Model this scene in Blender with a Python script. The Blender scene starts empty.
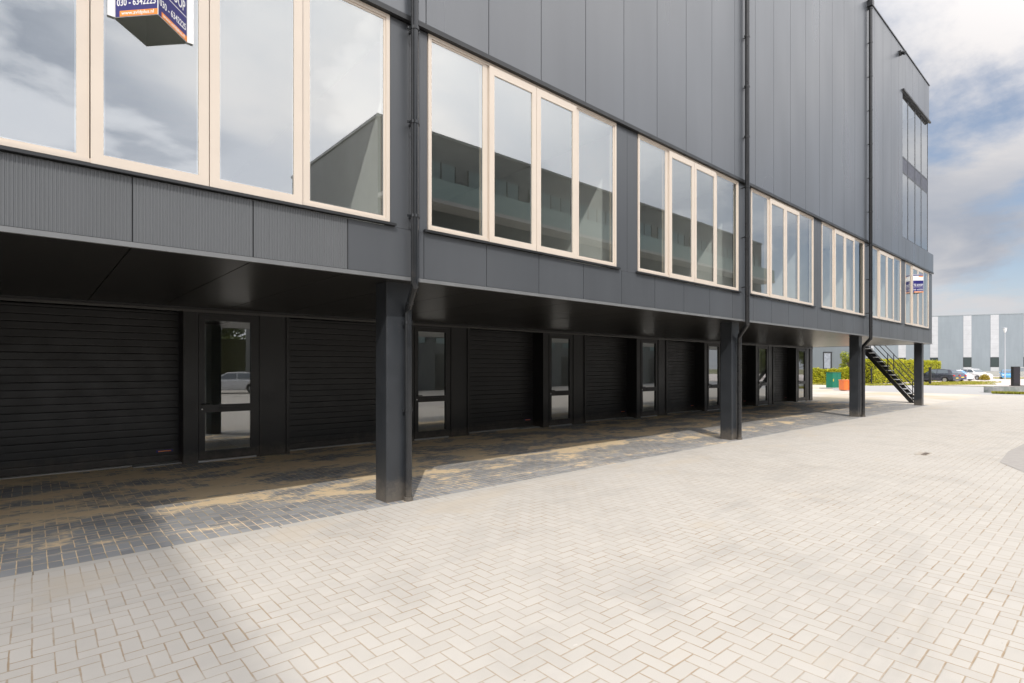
import bpy, bmesh, math, random
from mathutils import Vector, Matrix
R = math.radians
rnd = random.Random(11)
scene = bpy.context.scene
COL = scene.collection

# ------------------------------------------------------------------ geometry of the view
CAM_H, CAM_D, YAW, FPX = 1.715, 5.928, R(41.433), 543.82
SN, CS = math.sin(YAW), math.cos(YAW)
def at(u, d, z=0.0):
    """survey helper: plan position of something seen at bearing u and distance d"""
    r = (u - 512) / FPX * d
    return Vector((d * SN + r * CS, d * CS - r * SN - CAM_D, z))

# ------------------------------------------------------------------ materials
MATS = {}
def nt(mat):
    mat.use_nodes = True
    t = mat.node_tree
    return t, t.nodes, t.links
def principled(name, col, rough=0.5, metal=0.0, spec=0.5, noise=0.0, nscale=4.0, bump=0.0, bscale=60.0, coat=0.0,
               stretch=(1, 1, 1), emit=None):
    if name in MATS: return MATS[name]
    m = bpy.data.materials.new(name); t, N, L = nt(m)
    b = N['Principled BSDF']
    b.inputs['Base Color'].default_value = (*col, 1)
    b.inputs['Roughness'].default_value = rough
    b.inputs['Metallic'].default_value = metal
    b.inputs['Specular IOR Level'].default_value = spec
    b.inputs['Coat Weight'].default_value = coat
    g = N.new('ShaderNodeNewGeometry')
    mp = N.new('ShaderNodeMapping'); mp.inputs['Scale'].default_value = stretch
    L.new(g.outputs['Position'], mp.inputs['Vector'])
    if noise > 0:
        n = N.new('ShaderNodeTexNoise'); n.inputs['Scale'].default_value = nscale; n.inputs['Detail'].default_value = 6
        L.new(mp.outputs[0], n.inputs['Vector'])
        mr = N.new('ShaderNodeMapRange'); mr.inputs['From Min'].default_value = .25; mr.inputs['From Max'].default_value = .75
        mr.inputs['To Min'].default_value = 1 - noise; mr.inputs['To Max'].default_value = 1 + noise
        L.new(n.outputs['Fac'], mr.inputs['Value'])
        mx = N.new('ShaderNodeVectorMath'); mx.operation = 'SCALE'
        mx.inputs[0].default_value = col; L.new(mr.outputs[0], mx.inputs['Scale'])
        L.new(mx.outputs[0], b.inputs['Base Color'])
        mr2 = N.new('ShaderNodeMapRange'); mr2.inputs['From Min'].default_value = .3; mr2.inputs['From Max'].default_value = .7
        mr2.inputs['To Min'].default_value = max(0.02, rough - .08); mr2.inputs['To Max'].default_value = min(1, rough + .08)
        L.new(n.outputs['Fac'], mr2.inputs['Value']); L.new(mr2.outputs[0], b.inputs['Roughness'])
    if bump > 0:
        n2 = N.new('ShaderNodeTexNoise'); n2.inputs['Scale'].default_value = bscale; n2.inputs['Detail'].default_value = 3
        L.new(mp.outputs[0], n2.inputs['Vector'])
        bp = N.new('ShaderNodeBump'); bp.inputs['Strength'].default_value = bump; bp.inputs['Distance'].default_value = .01
        L.new(n2.outputs['Fac'], bp.inputs['Height']); L.new(bp.outputs[0], b.inputs['Normal'])
    if emit:
        b.inputs['Emission Color'].default_value = (*emit, 1); b.inputs['Emission Strength'].default_value = 1
    MATS[name] = m
    return m

DUSTY = []
class NB:
    """tiny node-math builder"""
    def __init__(s, t): s.t, s.N, s.L = t, t.nodes, t.links
    def m(s, op, a, b=None, c=None, clamp=False):
        n = s.N.new('ShaderNodeMath'); n.operation = op; n.use_clamp = clamp
        for i, v in enumerate((a, b, c)):
            if v is None: continue
            if isinstance(v, (int, float)): n.inputs[i].default_value = v
            else: s.L.new(v, n.inputs[i])
        return n.outputs[0]
    def mix(s, f, a, b):
        n = s.N.new('ShaderNodeMix'); n.data_type = 'RGBA'
        for k, v in ((0, f), (6, a), (7, b)):
            if isinstance(v, (int, float)): n.inputs[k].default_value = v
            elif isinstance(v, tuple): n.inputs[k].default_value = (*v, 1)
            else: s.L.new(v, n.inputs[k])
        return n.outputs[2]
    def sel(s, f, a, b):      # b if f else a
        return s.m('ADD', s.m('MULTIPLY', a, s.m('SUBTRACT', 1.0, f)), s.m('MULTIPLY', b, f))
    def vec(s, x, y, z=0.0):
        n = s.N.new('ShaderNodeCombineXYZ')
        for i, v in enumerate((x, y, z)):
            if isinstance(v, (int, float)): n.inputs[i].default_value = v
            else: s.L.new(v, n.inputs[i])
        return n.outputs[0]
    def noise(s, v, scale, detail=4.0, rough=.55, dist=0.0):
        n = s.N.new('ShaderNodeTexNoise'); n.inputs['Scale'].default_value = scale
        n.inputs['Detail'].default_value = detail; n.inputs['Roughness'].default_value = rough
        n.inputs['Distortion'].default_value = dist
        s.L.new(v, n.inputs['Vector']); return n.outputs['Fac']
    def ramp(s, v, lo, hi, a=0.0, b=1.0):
        n = s.N.new('ShaderNodeMapRange'); n.interpolation_type = 'SMOOTHSTEP'
        for k, q in (('From Min', lo), ('From Max', hi), ('To Min', a), ('To Max', b)): n.inputs[k].default_value = q
        s.L.new(v, n.inputs['Value']); return n.outputs[0]

def paver_material(name, dark):
    mat = bpy.data.materials.new(name); t, N, L = nt(mat); B = NB(t)
    bs = N['Principled BSDF']
    W = 0.1025
    g = N.new('ShaderNodeNewGeometry')
    sp = N.new('ShaderNodeSeparateXYZ'); L.new(g.outputs['Position'], sp.inputs[0])
    P = g.outputs['Position']
    # bricks are never laid perfectly: slight waviness
    wob = B.m('MULTIPLY', B.m('SUBTRACT', B.noise(P, 2.2, 2), .5), .012)
    X = B.m('DIVIDE', B.m('ADD', sp.outputs[0], wob), W)
    Y = B.m('DIVIDE', B.m('ADD', sp.outputs[1], wob), W)
    i = B.m('FLOOR', X); j = B.m('FLOOR', Y)
    fx = B.m('SUBTRACT', X, i); fy = B.m('SUBTRACT', Y, j)
    k = B.m('FLOORED_MODULO', B.m('SUBTRACT', i, j), 4.0)
    k1 = B.m('COMPARE', k, 1.0, .1); k2 = B.m('COMPARE', k, 2.0, .1)
    isH = B.m('LESS_THAN', k, 1.5)
    al = B.sel(isH, B.m('ADD', fy, k2), B.m('ADD', fx, k1))
    ac = B.sel(isH, fx, fy)
    dd = B.m('MINIMUM', B.m('MINIMUM', al, B.m('SUBTRACT', 2.0, al)), B.m('MINIMUM', ac, B.m('SUBTRACT', 1.0, ac)))
    idx = B.m('SUBTRACT', i, k1); idy = B.m('SUBTRACT', j, k2)
    # two stretcher rows next to the strip between both pavings
    if dark:
        row0 = .17; inrow = B.m('LESS_THAN', sp.outputs[1], row0 + 4 * W)
    else:
        row0 = .07 - 4 * W; inrow = B.m('GREATER_THAN', sp.outputs[1], row0)
    Yr = B.m('DIVIDE', B.m('SUBTRACT', sp.outputs[1], row0), 2 * W)
    jr = B.m('FLOOR', Yr); alr = B.m('MULTIPLY', B.m('SUBTRACT', Yr, jr), 2.0)
    dr = B.m('MINIMUM', B.m('MINIMUM', alr, B.m('SUBTRACT', 2.0, alr)), B.m('MINIMUM', fx, B.m('SUBTRACT', 1.0, fx)))
    dd = B.sel(inrow, dd, dr)
    idx = B.sel(inrow, idx, i); idy = B.sel(inrow, idy, B.m('ADD', jr, 1000.0))
    wn = N.new('ShaderNodeTexWhiteNoise'); wn.noise_dimensions = '3D'
    L.new(B.vec(idx, idy, B.m('MULTIPLY', isH, 3.0)), wn.inputs['Vector'])
    rv = wn.outputs['Value']
    # joint width wanders
    jn = B.ramp(B.noise(P, 3.0, 5, .7), .32, .7, .042, .095)
    joint = B.m('SUBTRACT', 1.0, B.m('SMOOTH_MIN', B.m('DIVIDE', dd, jn), 1.0, .3), clamp=True)
    joint = B.ramp(joint, .12, .62)
    fine = B.noise(P, 180, 3, .7)
    blot = B.noise(P, 1.1, 6, .62, .4)
    big = B.noise(P, .23, 4, .6)
    streak = B.noise(B.vec(B.m('MULTIPLY', sp.outputs[0], .75), B.m('MULTIPLY', sp.outputs[1], 1.35)), .95, 9, .64, .3)
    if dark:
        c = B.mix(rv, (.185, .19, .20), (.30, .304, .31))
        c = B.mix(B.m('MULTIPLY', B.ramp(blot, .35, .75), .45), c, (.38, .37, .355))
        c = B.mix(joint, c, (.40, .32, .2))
        # bedding sand still lying on top, brushed along the building
        yy = sp.outputs[1]
        band = B.m('ADD', B.ramp(yy, .15, 2.6, -.10, .035), B.m('MULTIPLY', B.m('SUBTRACT', B.noise(B.vec(sp.outputs[0], B.m('MULTIPLY', sp.outputs[1], 1.3), 4.0), 4.5, 6, .65), .5), .42))
        band = B.m('SUBTRACT', band, B.ramp(sp.outputs[0], 5, 24, -.02, .045))
        s = B.m('ADD', B.m('ADD', streak, band), B.m('MULTIPLY', B.m('SUBTRACT', fine, .5), .06))
        s = B.m('ADD', s, B.m('MULTIPLY', joint, .15))
        s = B.m('SUBTRACT', s, B.m('MULTIPLY', B.m('SUBTRACT', rv, .5), .045))
        sand = B.m('MULTIPLY', B.ramp(s, .475, .595), .95)
        sc = B.mix(B.noise(P, 9, 5), (.70, .53, .32), (.80, .64, .43))
        c = B.mix(sand, c, sc)
        h0 = B.ramp(dd, 0, .12)
        h = B.m('ADD', B.m('MULTIPLY', h0, B.m('SUBTRACT', 1.0, sand)), B.m('MULTIPLY', sand, .9))
        bs.inputs['Roughness'].default_value = .75
    else:
        c = B.mix(rv, (.468, .437, .395), (.508, .476, .432))
        c = B.mix(B.m('MULTIPLY', B.ramp(blot, .46, .74), .42), c, (.335, .315, .29))
        c = B.mix(B.m('MULTIPLY', B.ramp(big, .42, .7), .3), c, (.51, .48, .443))
        # dusty brighter scuffs and sand brushed over the joints
        c = B.mix(B.m('MULTIPLY', joint, B.m('MULTIPLY', B.ramp(B.noise(P, .8, 4), .3, .62, 1.0, .62), B.ramp(B.noise(P, 7, 4, .7), .3, .6, .45, 1.0))), c, (.325, .235, .145))
        near = B.ramp(sp.outputs[1], -2.2, .0, 0.0, .1)
        sand = B.m('MULTIPLY', B.ramp(B.m('ADD', streak, near), .60, .74), .55)
        c = B.mix(sand, c, (.50, .435, .35))
        smear = B.ramp(B.noise(B.vec(B.m('MULTIPLY', sp.outputs[0], .32), B.m('MULTIPLY', sp.outputs[1], 1.2), 2.0), 1.0, 6, .6, .8), .53, .70)
        c = B.mix(B.m('MULTIPLY', smear, .32), c, (.35, .33, .305))
        scuff = B.ramp(B.noise(B.vec(B.m('MULTIPLY', sp.outputs[0], .5), B.m('MULTIPLY', sp.outputs[1], 1.6), 7.0), 1.5, 7, .7), .69, .74)
        c = B.mix(B.m('MULTIPLY', scuff, .6), c, (.74, .72, .69))
        speck = B.ramp(B.noise(P, 14, 2, .4), .765, .79)
        c = B.mix(B.m('MULTIPLY', speck, .5), c, (.2, .17, .14))
        # cast concrete strip
        strip = B.m('GREATER_THAN', sp.outputs[1], .07)
        seam = B.m('LESS_THAN', B.m('FRACT', sp.outputs[0]), .012)
        stc = B.mix(seam, B.mix(blot, (.42, .395, .36), (.51, .485, .445)), (.25, .2, .15))
        c = B.mix(strip, c, stc)
        h = B.m('MAXIMUM', B.ramp(dd, 0, .09), strip)
        bs.inputs['Roughness'].default_value = .8
    tex = B.m('ADD', .90, B.m('MULTIPLY', fine, .2))
    sc_ = N.new('ShaderNodeVectorMath'); sc_.operation = 'SCALE'
    L.new(c, sc_.inputs[0]); L.new(tex, sc_.inputs['Scale'])
    L.new(sc_.outputs[0], bs.inputs['Base Color'])
    bs.inputs['Specular IOR Level'].default_value = .35
    hh = B.m('ADD', h, B.m('MULTIPLY', fine, .12))
    hh = B.m('ADD', hh, B.m('MULTIPLY', rv, .06))
    bp = N.new('ShaderNodeBump'); bp.inputs['Strength'].default_value = .4; bp.inputs['Distance'].default_value = .005
    L.new(hh, bp.inputs['Height']); L.new(bp.outputs[0], bs.inputs['Normal'])
    return mat

def cladding_material(name, col, pitch=1.02, off=.678, rough=.36, var=.07, rib=0.0, spec=.5):
    mat = bpy.data.materials.new(name); t, N, L = nt(mat); B = NB(t); bs = N['Principled BSDF']
    g = N.new('ShaderNodeNewGeometry'); sp = N.new('ShaderNodeSeparateXYZ'); L.new(g.outputs['Position'], sp.inputs[0])
    pid = B.m('FLOOR', B.m('DIVIDE', B.m('SUBTRACT', sp.outputs[0], off), pitch))
    zid = B.m('FLOOR', B.m('DIVIDE', sp.outputs[2], 5.9))
    wn = N.new('ShaderNodeTexWhiteNoise'); wn.noise_dimensions = '2D'; L.new(B.vec(pid, zid), wn.inputs['Vector'])
    n = B.noise(B.vec(B.m('MULTIPLY', sp.outputs[0], 1.0), B.m('MULTIPLY', sp.outputs[1], 1.0), B.m('MULTIPLY', sp.outputs[2], .12)), 2.5, 5, .6)
    dirt = B.noise(g.outputs['Position'], 1.3, 7, .65)
    f = B.m('ADD', B.m('ADD', 1 - var, B.m('MULTIPLY', wn.outputs['Value'], var)), B.m('MULTIPLY', B.m('SUBTRACT', n, .5), .24))
    f = B.m('ADD', f, B.m('MULTIPLY', B.m('SUBTRACT', dirt, .5), .10))
    s = N.new('ShaderNodeVectorMath'); s.operation = 'SCALE'; s.inputs[0].default_value = col; L.new(f, s.inputs['Scale'])
    L.new(s.outputs[0], bs.inputs['Base Color'])
    L.new(B.ramp(B.noise(B.vec(sp.outputs[0], sp.outputs[1], B.m('MULTIPLY', sp.outputs[2], .3)), .7, 1), .3, .7, rough - .04, rough + .05), bs.inputs['Roughness'])
    bs.inputs['Specular IOR Level'].default_value = spec
    oc_ = B.noise(B.vec(B.m('MULTIPLY', sp.outputs[0], 1.4), B.m('MULTIPLY', sp.outputs[1], 1.4), B.m('MULTIPLY', sp.outputs[2], .4)), 1.0, 1)
    bo_ = N.new('ShaderNodeBump'); bo_.inputs['Strength'].default_value = .35; bo_.inputs['Distance'].default_value = .012
    L.new(oc_, bo_.inputs['Height']); L.new(bo_.outputs[0], bs.inputs['Normal'])
    if rib:
        w = B.m('SINE', B.m('MULTIPLY', sp.outputs[0], 2 * math.pi / .051))
        oil = B.noise(g.outputs['Position'], .8, 2)
        bp = N.new('ShaderNodeBump'); bp.inputs['Strength'].default_value = rib; bp.inputs['Distance'].default_value = .002
        L.new(B.m('ADD', w, B.m('MULTIPLY', oil, 2.0)), bp.inputs['Height']); L.new(bp.outputs[0], bs.inputs['Normal'])
    return mat

def glass_material(name, base=.28, tint=(.93, .97, .95), gtint=(.97, .99, 1.0), wav=.0):
    mat = bpy.data.materials.new(name); t, N, L = nt(mat); B = NB(t)
    N.remove(N['Principled BSDF']); out = N['Material Output']
    tr = N.new('ShaderNodeBsdfTransparent'); tr.inputs[0].default_value = (*tint, 1)
    gl = N.new('ShaderNodeBsdfGlossy'); gl.inputs['Roughness'].default_value = 0.0; gl.inputs['Color'].default_value = (*gtint, 1)
    gg = N.new('ShaderNodeNewGeometry'); dt = N.new('ShaderNodeVectorMath'); dt.operation = 'DOT_PRODUCT'
    L.new(gg.outputs['Normal'], dt.inputs[0]); L.new(gg.outputs['Incoming'], dt.inputs[1])
    sch = B.m('POWER', B.m('SUBTRACT', 1.0, B.m('ABSOLUTE', dt.outputs['Value']), clamp=True), 5.0)
    f = B.m('ADD', base, B.m('MULTIPLY', sch, 1 - base), clamp=True)
    mx = N.new('ShaderNodeMixShader'); L.new(f, mx.inputs[0]); L.new(tr.outputs[0], mx.inputs[1]); L.new(gl.outputs[0], mx.inputs[2])
    if wav:
        g = N.new('ShaderNodeNewGeometry')
        bp = N.new('ShaderNodeBump'); bp.inputs['Strength'].default_value = wav; bp.inputs['Distance'].default_value = .01
        L.new(B.noise(g.outputs['Position'], .9, 1), bp.inputs['Height'])
        L.new(bp.outputs[0], gl.inputs['Normal'])
    L.new(mx.outputs[0], out.inputs['Surface'])
    return mat

def leaf_material(name, a, b, c2=None):
    mat = bpy.data.materials.new(name); t, N, L = nt(mat); B = NB(t); bs = N['Principled BSDF']
    g = N.new('ShaderNodeNewGeometry')
    r = g.outputs['Random Per Island']
    col = B.mix(r, a, b)
    col = B.mix(B.ramp(B.noise(g.outputs['Position'], 1.4, 4), .4, .65, 0, .6), col, c2 or b)
    L.new(col, bs.inputs['Base Color'])
    bs.inputs['Roughness'].default_value = .55
    bs.inputs['Specular IOR Level'].default_value = .3
    tl = N.new('ShaderNodeBsdfTranslucent'); L.new(col, tl.inputs['Color'])
    mx = N.new('ShaderNodeMixShader'); mx.inputs[0].default_value = .35
    L.new(bs.outputs[0], mx.inputs[1]); L.new(tl.outputs[0], mx.inputs[2])
    L.new(mx.outputs[0], N['Material Output'].inputs['Surface'])
    return mat

M = {}
M['paver_light'] = paver_material('light concrete pavers', False)
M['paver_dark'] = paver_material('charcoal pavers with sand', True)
ANTH = (.084, .092, .105)
M['clad'] = cladding_material('anthracite cladding', ANTH, rib=0, rough=.31, spec=1.0)
M['clad_low'] = cladding_material('anthracite fascia panels', (.08, .086, .095), rib=0, rough=.38)
M['flute'] = cladding_material('fluted anthracite panels', (.118, .124, .131), rough=.4)
M['steel'] = principled('anthracite steel', (.032, .036, .042), .36, noise=.12, nscale=3, bump=.04, bscale=200)
M['flash'] = principled('black flashing', (.02, .021, .023), .4, noise=.1)
M['lip'] = principled('grey edge trim', (.17, .175, .18), .4, noise=.1)
M['soffit'] = principled('anthracite soffit', (.016, .0155, .015), .31, spec=.7)
M['black_wall'] = principled('black wall cladding', (.013, .013, .0135), .42, noise=.2, nscale=2)
M['garage'] = principled('black sectional door', (.014, .014, .0147), .45, noise=.18, nscale=3, bump=.05, bscale=300)
M['black'] = principled('black plastic', (.012, .012, .013), .45, noise=.1)
M['pvc'] = principled('dark grey pipe', (.022, .024, .027), .2, noise=.15, nscale=6)
M['pvc_black'] = principled('black pipe', (.02, .021, .023), .33, noise=.15, nscale=6)
M['cream'] = principled('cream frame paint', (.655, .57, .485), .40, noise=.035, nscale=3)
M['glass'] = glass_material('window glass', .30, (.95, .985, .965), wav=.02)
M['glass_dk'] = glass_material('door glass', .27, (.86, .92, .89), wav=.03)
M['plaster'] = principled('white plaster', (.85, .85, .825), .8, noise=.03)
M['screed'] = principled('grey screed', (.3, .3, .29), .7, noise=.12)
M['concrete'] = principled('concrete', (.42, .41, .39), .85, noise=.15, nscale=5, bump=.2, bscale=40)
M['alu'] = principled('aluminium', (.6, .6, .6), .35, metal=.8, noise=.05)
M['darkalu'] = principled('grey window frame', (.06, .063, .068), .4, noise=.1)
M['purple_panel'] = principled('slate spandrel panel', (.05, .05, .07), .4, noise=.1)
M['roofing'] = principled('bitumen roofing', (.07, .07, .07), .9, noise=.2)
M['white'] = principled('white board', (.82, .82, .82), .5, noise=.03)
M['navy'] = principled('navy print', (.02, .018, .16), .45, noise=.05)
M['orange_p'] = principled('orange print', (.85, .28, .045), .45, noise=.05)

def dusty(mat, top, amt):
    t = mat.node_tree; N, L = t.nodes, t.links; B = NB(t); bs = N['Principled BSDF']
    g = N.new('ShaderNodeNewGeometry'); sp = N.new('ShaderNodeSeparateXYZ'); L.new(g.outputs['Position'], sp.inputs[0])
    zz = B.m('ADD', sp.outputs[2], B.m('MULTIPLY', B.m('SUBTRACT', B.noise(g.outputs['Position'], 7, 6, .7), .5), top * 1.6))
    f = B.m('MULTIPLY', B.ramp(zz, 0, top, 1, 0), amt)
    f = B.m('ADD', f, B.m('MULTIPLY', B.ramp(B.noise(g.outputs['Position'], 5, 7, .75), .58, .8), amt * .35))
    src = bs.inputs['Base Color'].links[0].from_socket if bs.inputs['Base Color'].links else tuple(bs.inputs['Base Color'].default_value)[:3]
    L.new(B.mix(f, src, (.30, .25, .19)), bs.inputs['Base Color'])
for k_, a_, b_ in (('steel', .35, .34), ('black_wall', .25, .22), ('garage', .3, .16), ('pvc', .3, .25), ('pvc_black', .3, .25)): dusty(M[k_], a_, b_)

# ------------------------------------------------------------------ mesh helpers
class MB:
    def __init__(s): s.v, s.f, s.mi = [], [], []
    def quad(s, a, b, c, d, mi=0):
        n = len(s.v); s.v += [tuple(a), tuple(b), tuple(c), tuple(d)]; s.f.append((n, n + 1, n + 2, n + 3)); s.mi.append(mi)
    def box(s, x0, x1, y0, y1, z0, z1, mi=0):
        n = len(s.v)
        s.v += [(x0, y0, z0), (x1, y0, z0), (x1, y1, z0), (x0, y1, z0), (x0, y0, z1), (x1, y0, z1), (x1, y1, z1), (x0, y1, z1)]
        for q in ((0, 3, 2, 1), (4, 5, 6, 7), (0, 1, 5, 4), (1, 2, 6, 5), (2, 3, 7, 6), (3, 0, 4, 7)):
            s.f.append(tuple(n + i for i in q)); s.mi.append(mi)
    def cbox(s, x0, x1, y0, y1, z0, z1, c=.006, mi=0):
        """box with chamfered vertical edges"""
        p = [(x0 + c, y0), (x1 - c, y0), (x1, y0 + c), (x1, y1 - c), (x1 - c, y1), (x0 + c, y1), (x0, y1 - c), (x0, y0 + c)]
        s.prism(p, z0, z1, mi)
    def prism(s, p, z0, z1, mi=0):
        n = len(s.v); k = len(p)
        s.v += [(x, y, z0) for x, y in p] + [(x, y, z1) for x, y in p]
        for i in range(k):
            j = (i + 1) % k; s.f.append((n + i, n + j, n + k + j, n + k + i)); s.mi.append(mi)
        s.f.append(tuple(n + k + i for i in range(k))); s.mi.append(mi)
        s.f.append(tuple(n + i for i in reversed(range(k)))); s.mi.append(mi)
    def tube(s, pts, r, seg=12, mi=0, cap=True):
        pts = [Vector(p) for p in pts]; rings = []
        rr = r if isinstance(r, (list, tuple)) else [r] * len(pts)
        up0 = None
        for i, p in enumerate(pts):
            d = (pts[min(i + 1, len(pts) - 1)] - pts[max(i - 1, 0)]).normalized()
            a = Vector((0, 0, 1)) if abs(d.z) < .9 else Vector((1, 0, 0))
            u = d.cross(a).normalized(); w = d.cross(u).normalized()
            if up0 is not None and u.dot(up0) < 0: u, w = -u, -w
            up0 = u
            n = len(s.v)
            for q in range(seg):
                t = 2 * math.pi * q / seg
                s.v.append(tuple(p + (u * math.cos(t) + w * math.sin(t)) * rr[i]))
            rings.append(n)
        for a, b in zip(rings, rings[1:]):
            for q in range(seg):
                s.f.append((a + q, a + (q + 1) % seg, b + (q + 1) % seg, b + q)); s.mi.append(mi)
        if cap:
            s.f.append(tuple(rings[0] + q for q in reversed(range(seg)))); s.mi.append(mi)
            s.f.append(tuple(rings[-1] + q for q in range(seg))); s.mi.append(mi)
    def build(s, name, mats, parent=None, smooth=False, loc=None, fix=True):
        me = bpy.data.meshes.new(name); me.from_pydata(s.v, [], s.f)
        for m in (mats if isinstance(mats, (list, tuple)) else [mats]): me.materials.append(m)
        for p, mi in zip(me.polygons, s.mi): p.material_index = mi; p.use_smooth = smooth
        if fix:
            bm = bmesh.new(); bm.from_mesh(me); bmesh.ops.recalc_face_normals(bm, faces=bm.faces); bm.to_mesh(me); bm.free()
        if smooth:
            try: me.set_sharp_from_angle(angle=R(40))
            except Exception: pass
        o = bpy.data.objects.new(name, me); COL.objects.link(o)
        if parent: o.parent = parent
        if loc is not None: o.location = loc
        return o

def tag(o, label=None, cat=None, group=None, kind=None):
    if label: o['label'] = label
    if cat: o['category'] = cat
    if group: o['group'] = group
    if kind: o['kind'] = kind
    return o
def empty(name, loc=(0, 0, 0), rz=0.0):
    o = bpy.data.objects.new(name, None); COL.objects.link(o); o.location = loc; o.rotation_euler = (0, 0, rz)
    o.empty_display_size = .2
    return o
def copy_tree(o, parent=None):
    c = o.copy(); COL.objects.link(c)
    if parent: c.parent = parent
    for ch in [q for q in COL.objects if q.parent == o]: copy_tree(ch, c)
    return c
def tri_poly(name, pts, z, mat, kind='structure'):
    mb = MB(); mb.v = [(x, y, z) for x, y in pts]; mb.f = [tuple(range(len(pts)))]; mb.mi = [0]
    o = mb.build(name, mat, fix=False)
    if o.data.polygons[0].normal.z < 0:
        bm = bmesh.new(); bm.from_mesh(o.data); bmesh.ops.reverse_faces(bm, faces=bm.faces); bm.to_mesh(o.data); bm.free()
    tag(o, kind=kind); return o

# ------------------------------------------------------------------ ground
def ground_mat(name, c1, c2, scale, rough=.9, bump=.3, c3=None, s3=.1):
    mat = bpy.data.materials.new(name); t, N, L = nt(mat); B = NB(t); bs = N['Principled BSDF']
    g = N.new('ShaderNodeNewGeometry'); P = g.outputs['Position']
    c = B.mix(B.ramp(B.noise(P, scale, 7, .65), .3, .7), c1, c2)
    if c3: c = B.mix(B.ramp(B.noise(P, s3, 5, .6), .45, .62), c, c3)
    L.new(c, bs.inputs['Base Color']); bs.inputs['Roughness'].default_value = rough
    bp = N.new('ShaderNodeBump'); bp.inputs['Strength'].default_value = bump; bp.inputs['Distance'].default_value = .01
    L.new(B.noise(P, scale * 12, 3), bp.inputs['Height']); L.new(bp.outputs[0], bs.inputs['Normal'])
    return mat
M['earth'] = ground_mat('grassy earth', (.10, .12, .04), (.17, .16, .07), .6, c3=(.2, .17, .11))
M['asphalt'] = ground_mat('pale worn asphalt', (.34, .332, .325), (.41, .40, .39), 3, c3=(.37, .36, .355))
M['lot'] = ground_mat('sandy gravel', (.48, .43, .37), (.6, .56, .50), 1.2, c3=(.5, .42, .3), s3=.3)
M['pinkpave'] = ground_mat('parking pavers', (.5, .44, .41), (.58, .52, .49), 2)
M['grassblade'] = leaf_material('verge grass', (.24, .27, .03), (.44, .40, .07), (.50, .42, .10))

tri_poly('ground', [(-400, -400), (700, -400), (700, 700), (-400, 700)], -.03, M['earth'])
tri_poly('paved_yard', [(-40, -45), (46, -45), (46, .17), (-40, .17)], 0, M['paver_light'])
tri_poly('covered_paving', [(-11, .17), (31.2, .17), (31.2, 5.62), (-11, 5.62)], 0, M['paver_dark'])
tri_poly('yard_beside_building', [(31.2, .17), (46, .17), (46, 9), (60, 14), (60, 30), (31.2, 30)], -.004, M['lot'])
tri_poly('road', [(46, -90), (66, -90), (66, 5.5), (70, 13), (60, 14), (46, 9)], -.01, M['asphalt'])
tri_poly('parking_area', [(68.5, -70), (150, -70), (150, 13.2), (70.5, 12.6), (68.5, 7)], -.012, M['pinkpave'])
tri_poly('pavement_patch', [(12.2, -4.8), (13.2, -4.38), (15.0, -4.30), (19, -4.46), (19, -6.6), (12.2, -6.6)], .004,
         ground_mat('grey asphalt patch', (.33, .305, .285), (.39, .365, .34), 8))

# ------------------------------------------------------------------ main building
X0, X1 = -10.72, 30.02          # upper volume
XE = 30.82                      # fascia, soffit
ZS, ZF, ZT, ZR = 2.80, 3.455, 6.03, 14.30
YW = 5.2                       # ground floor wall
PY = 4.5; WX = -.7025; WW = 3.86; WB, WT = 3.485, 5.99
units = range(-2, 7)
def wx(k): return WX + PY * k + (.092 if k < 1 else 0)
bld = empty('office_building', (0, 0, 0))
tag(bld, 'long anthracite metal-clad office block on columns with cream window frames and black garage doors', 'building')

# cladding panels of the upper floors
pan = []
x = .678 - 1.02 * 11
while x < X1: pan.append(x); x += 1.02
TW0, TW1, TWB, TWT = 25.7, 29.96, 6.87, 12.64
up = MB()
for x in pan:
    a, b = max(x, X0) + .006, min(x + 1.02, X1) - .006
    if b - a < .05: continue
    if b <= TW0:
        up.box(a, b, -.05, -.01, ZT + .03, ZR)
    else:
        if a < TW0: up.box(a, TW0 - .002, -.05, -.01, ZT + .03, ZR)
        a2 = max(a, TW0 + .002)
        up.box(a2, b, -.05, -.01, ZT + .03, TWB); up.box(a2, b, -.05, -.01, TWT, ZR)
# projecting corner of the band above the last first-floor window
up.box(X1, XE, -.05, -.01, ZT + .03, TWB)
up.box(XE - .04, XE, -.01, 12, ZT + .03, TWB); up.box(X1 + .03, XE - .045, -.005, 11.9, TWB - .04, TWB - .005)
# the end wall
for y in range(12):
    up.box(X1 - .04, X1, y + .006 if y else 0.0, y + .996, TWB, ZR)
up.build('cladding', M['clad'], bld)
bk = MB()
bk.box(X0, TW0 - .01, -.008, .12, ZT + .005, ZR - .02)
bk.box(TW0 - .01, X1 - .045, -.008, .12, ZT + .005, TWB - .01); bk.box(TW0 - .01, X1 - .045, -.008, .12, TWT + .01, ZR - .02)
bk.box(X0, X1, 11.8, 12, 0, ZR - .02)
bk.box(X0, X0 + .12, .125, 11.79, ZS + .3, ZR - .02)
bk.box(X1 - .16, X1 - .045, .125, 11.79, TWT, ZR - .02)
bk.box(X1 - .16, X1 - .045, 1.6, 11.79, ZS + .3, TWT - .003)
bk.build('wall', M['flash'], bld)
rf = MB(); rf.box(X0 + .125, X1 - .17, .13, 11.78, ZR - .45, ZR - .25); rf.build('roof', M['roofing'], bld)
cp = MB(); cp.box(X0, X1 + .03, -.075, .16, ZR + .001, ZR + .045); cp.box(X1 - .17, X1 + .03, .163, 12.02, ZR + .001, ZR + .045)
cp.build('roof_coping', M['flash'], bld)
fl = MB(); fl.box(X0, XE, -.068, -.012, ZT - .035, ZT + .027); fl.build('drip_flashing', M['flash'], bld)

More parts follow.
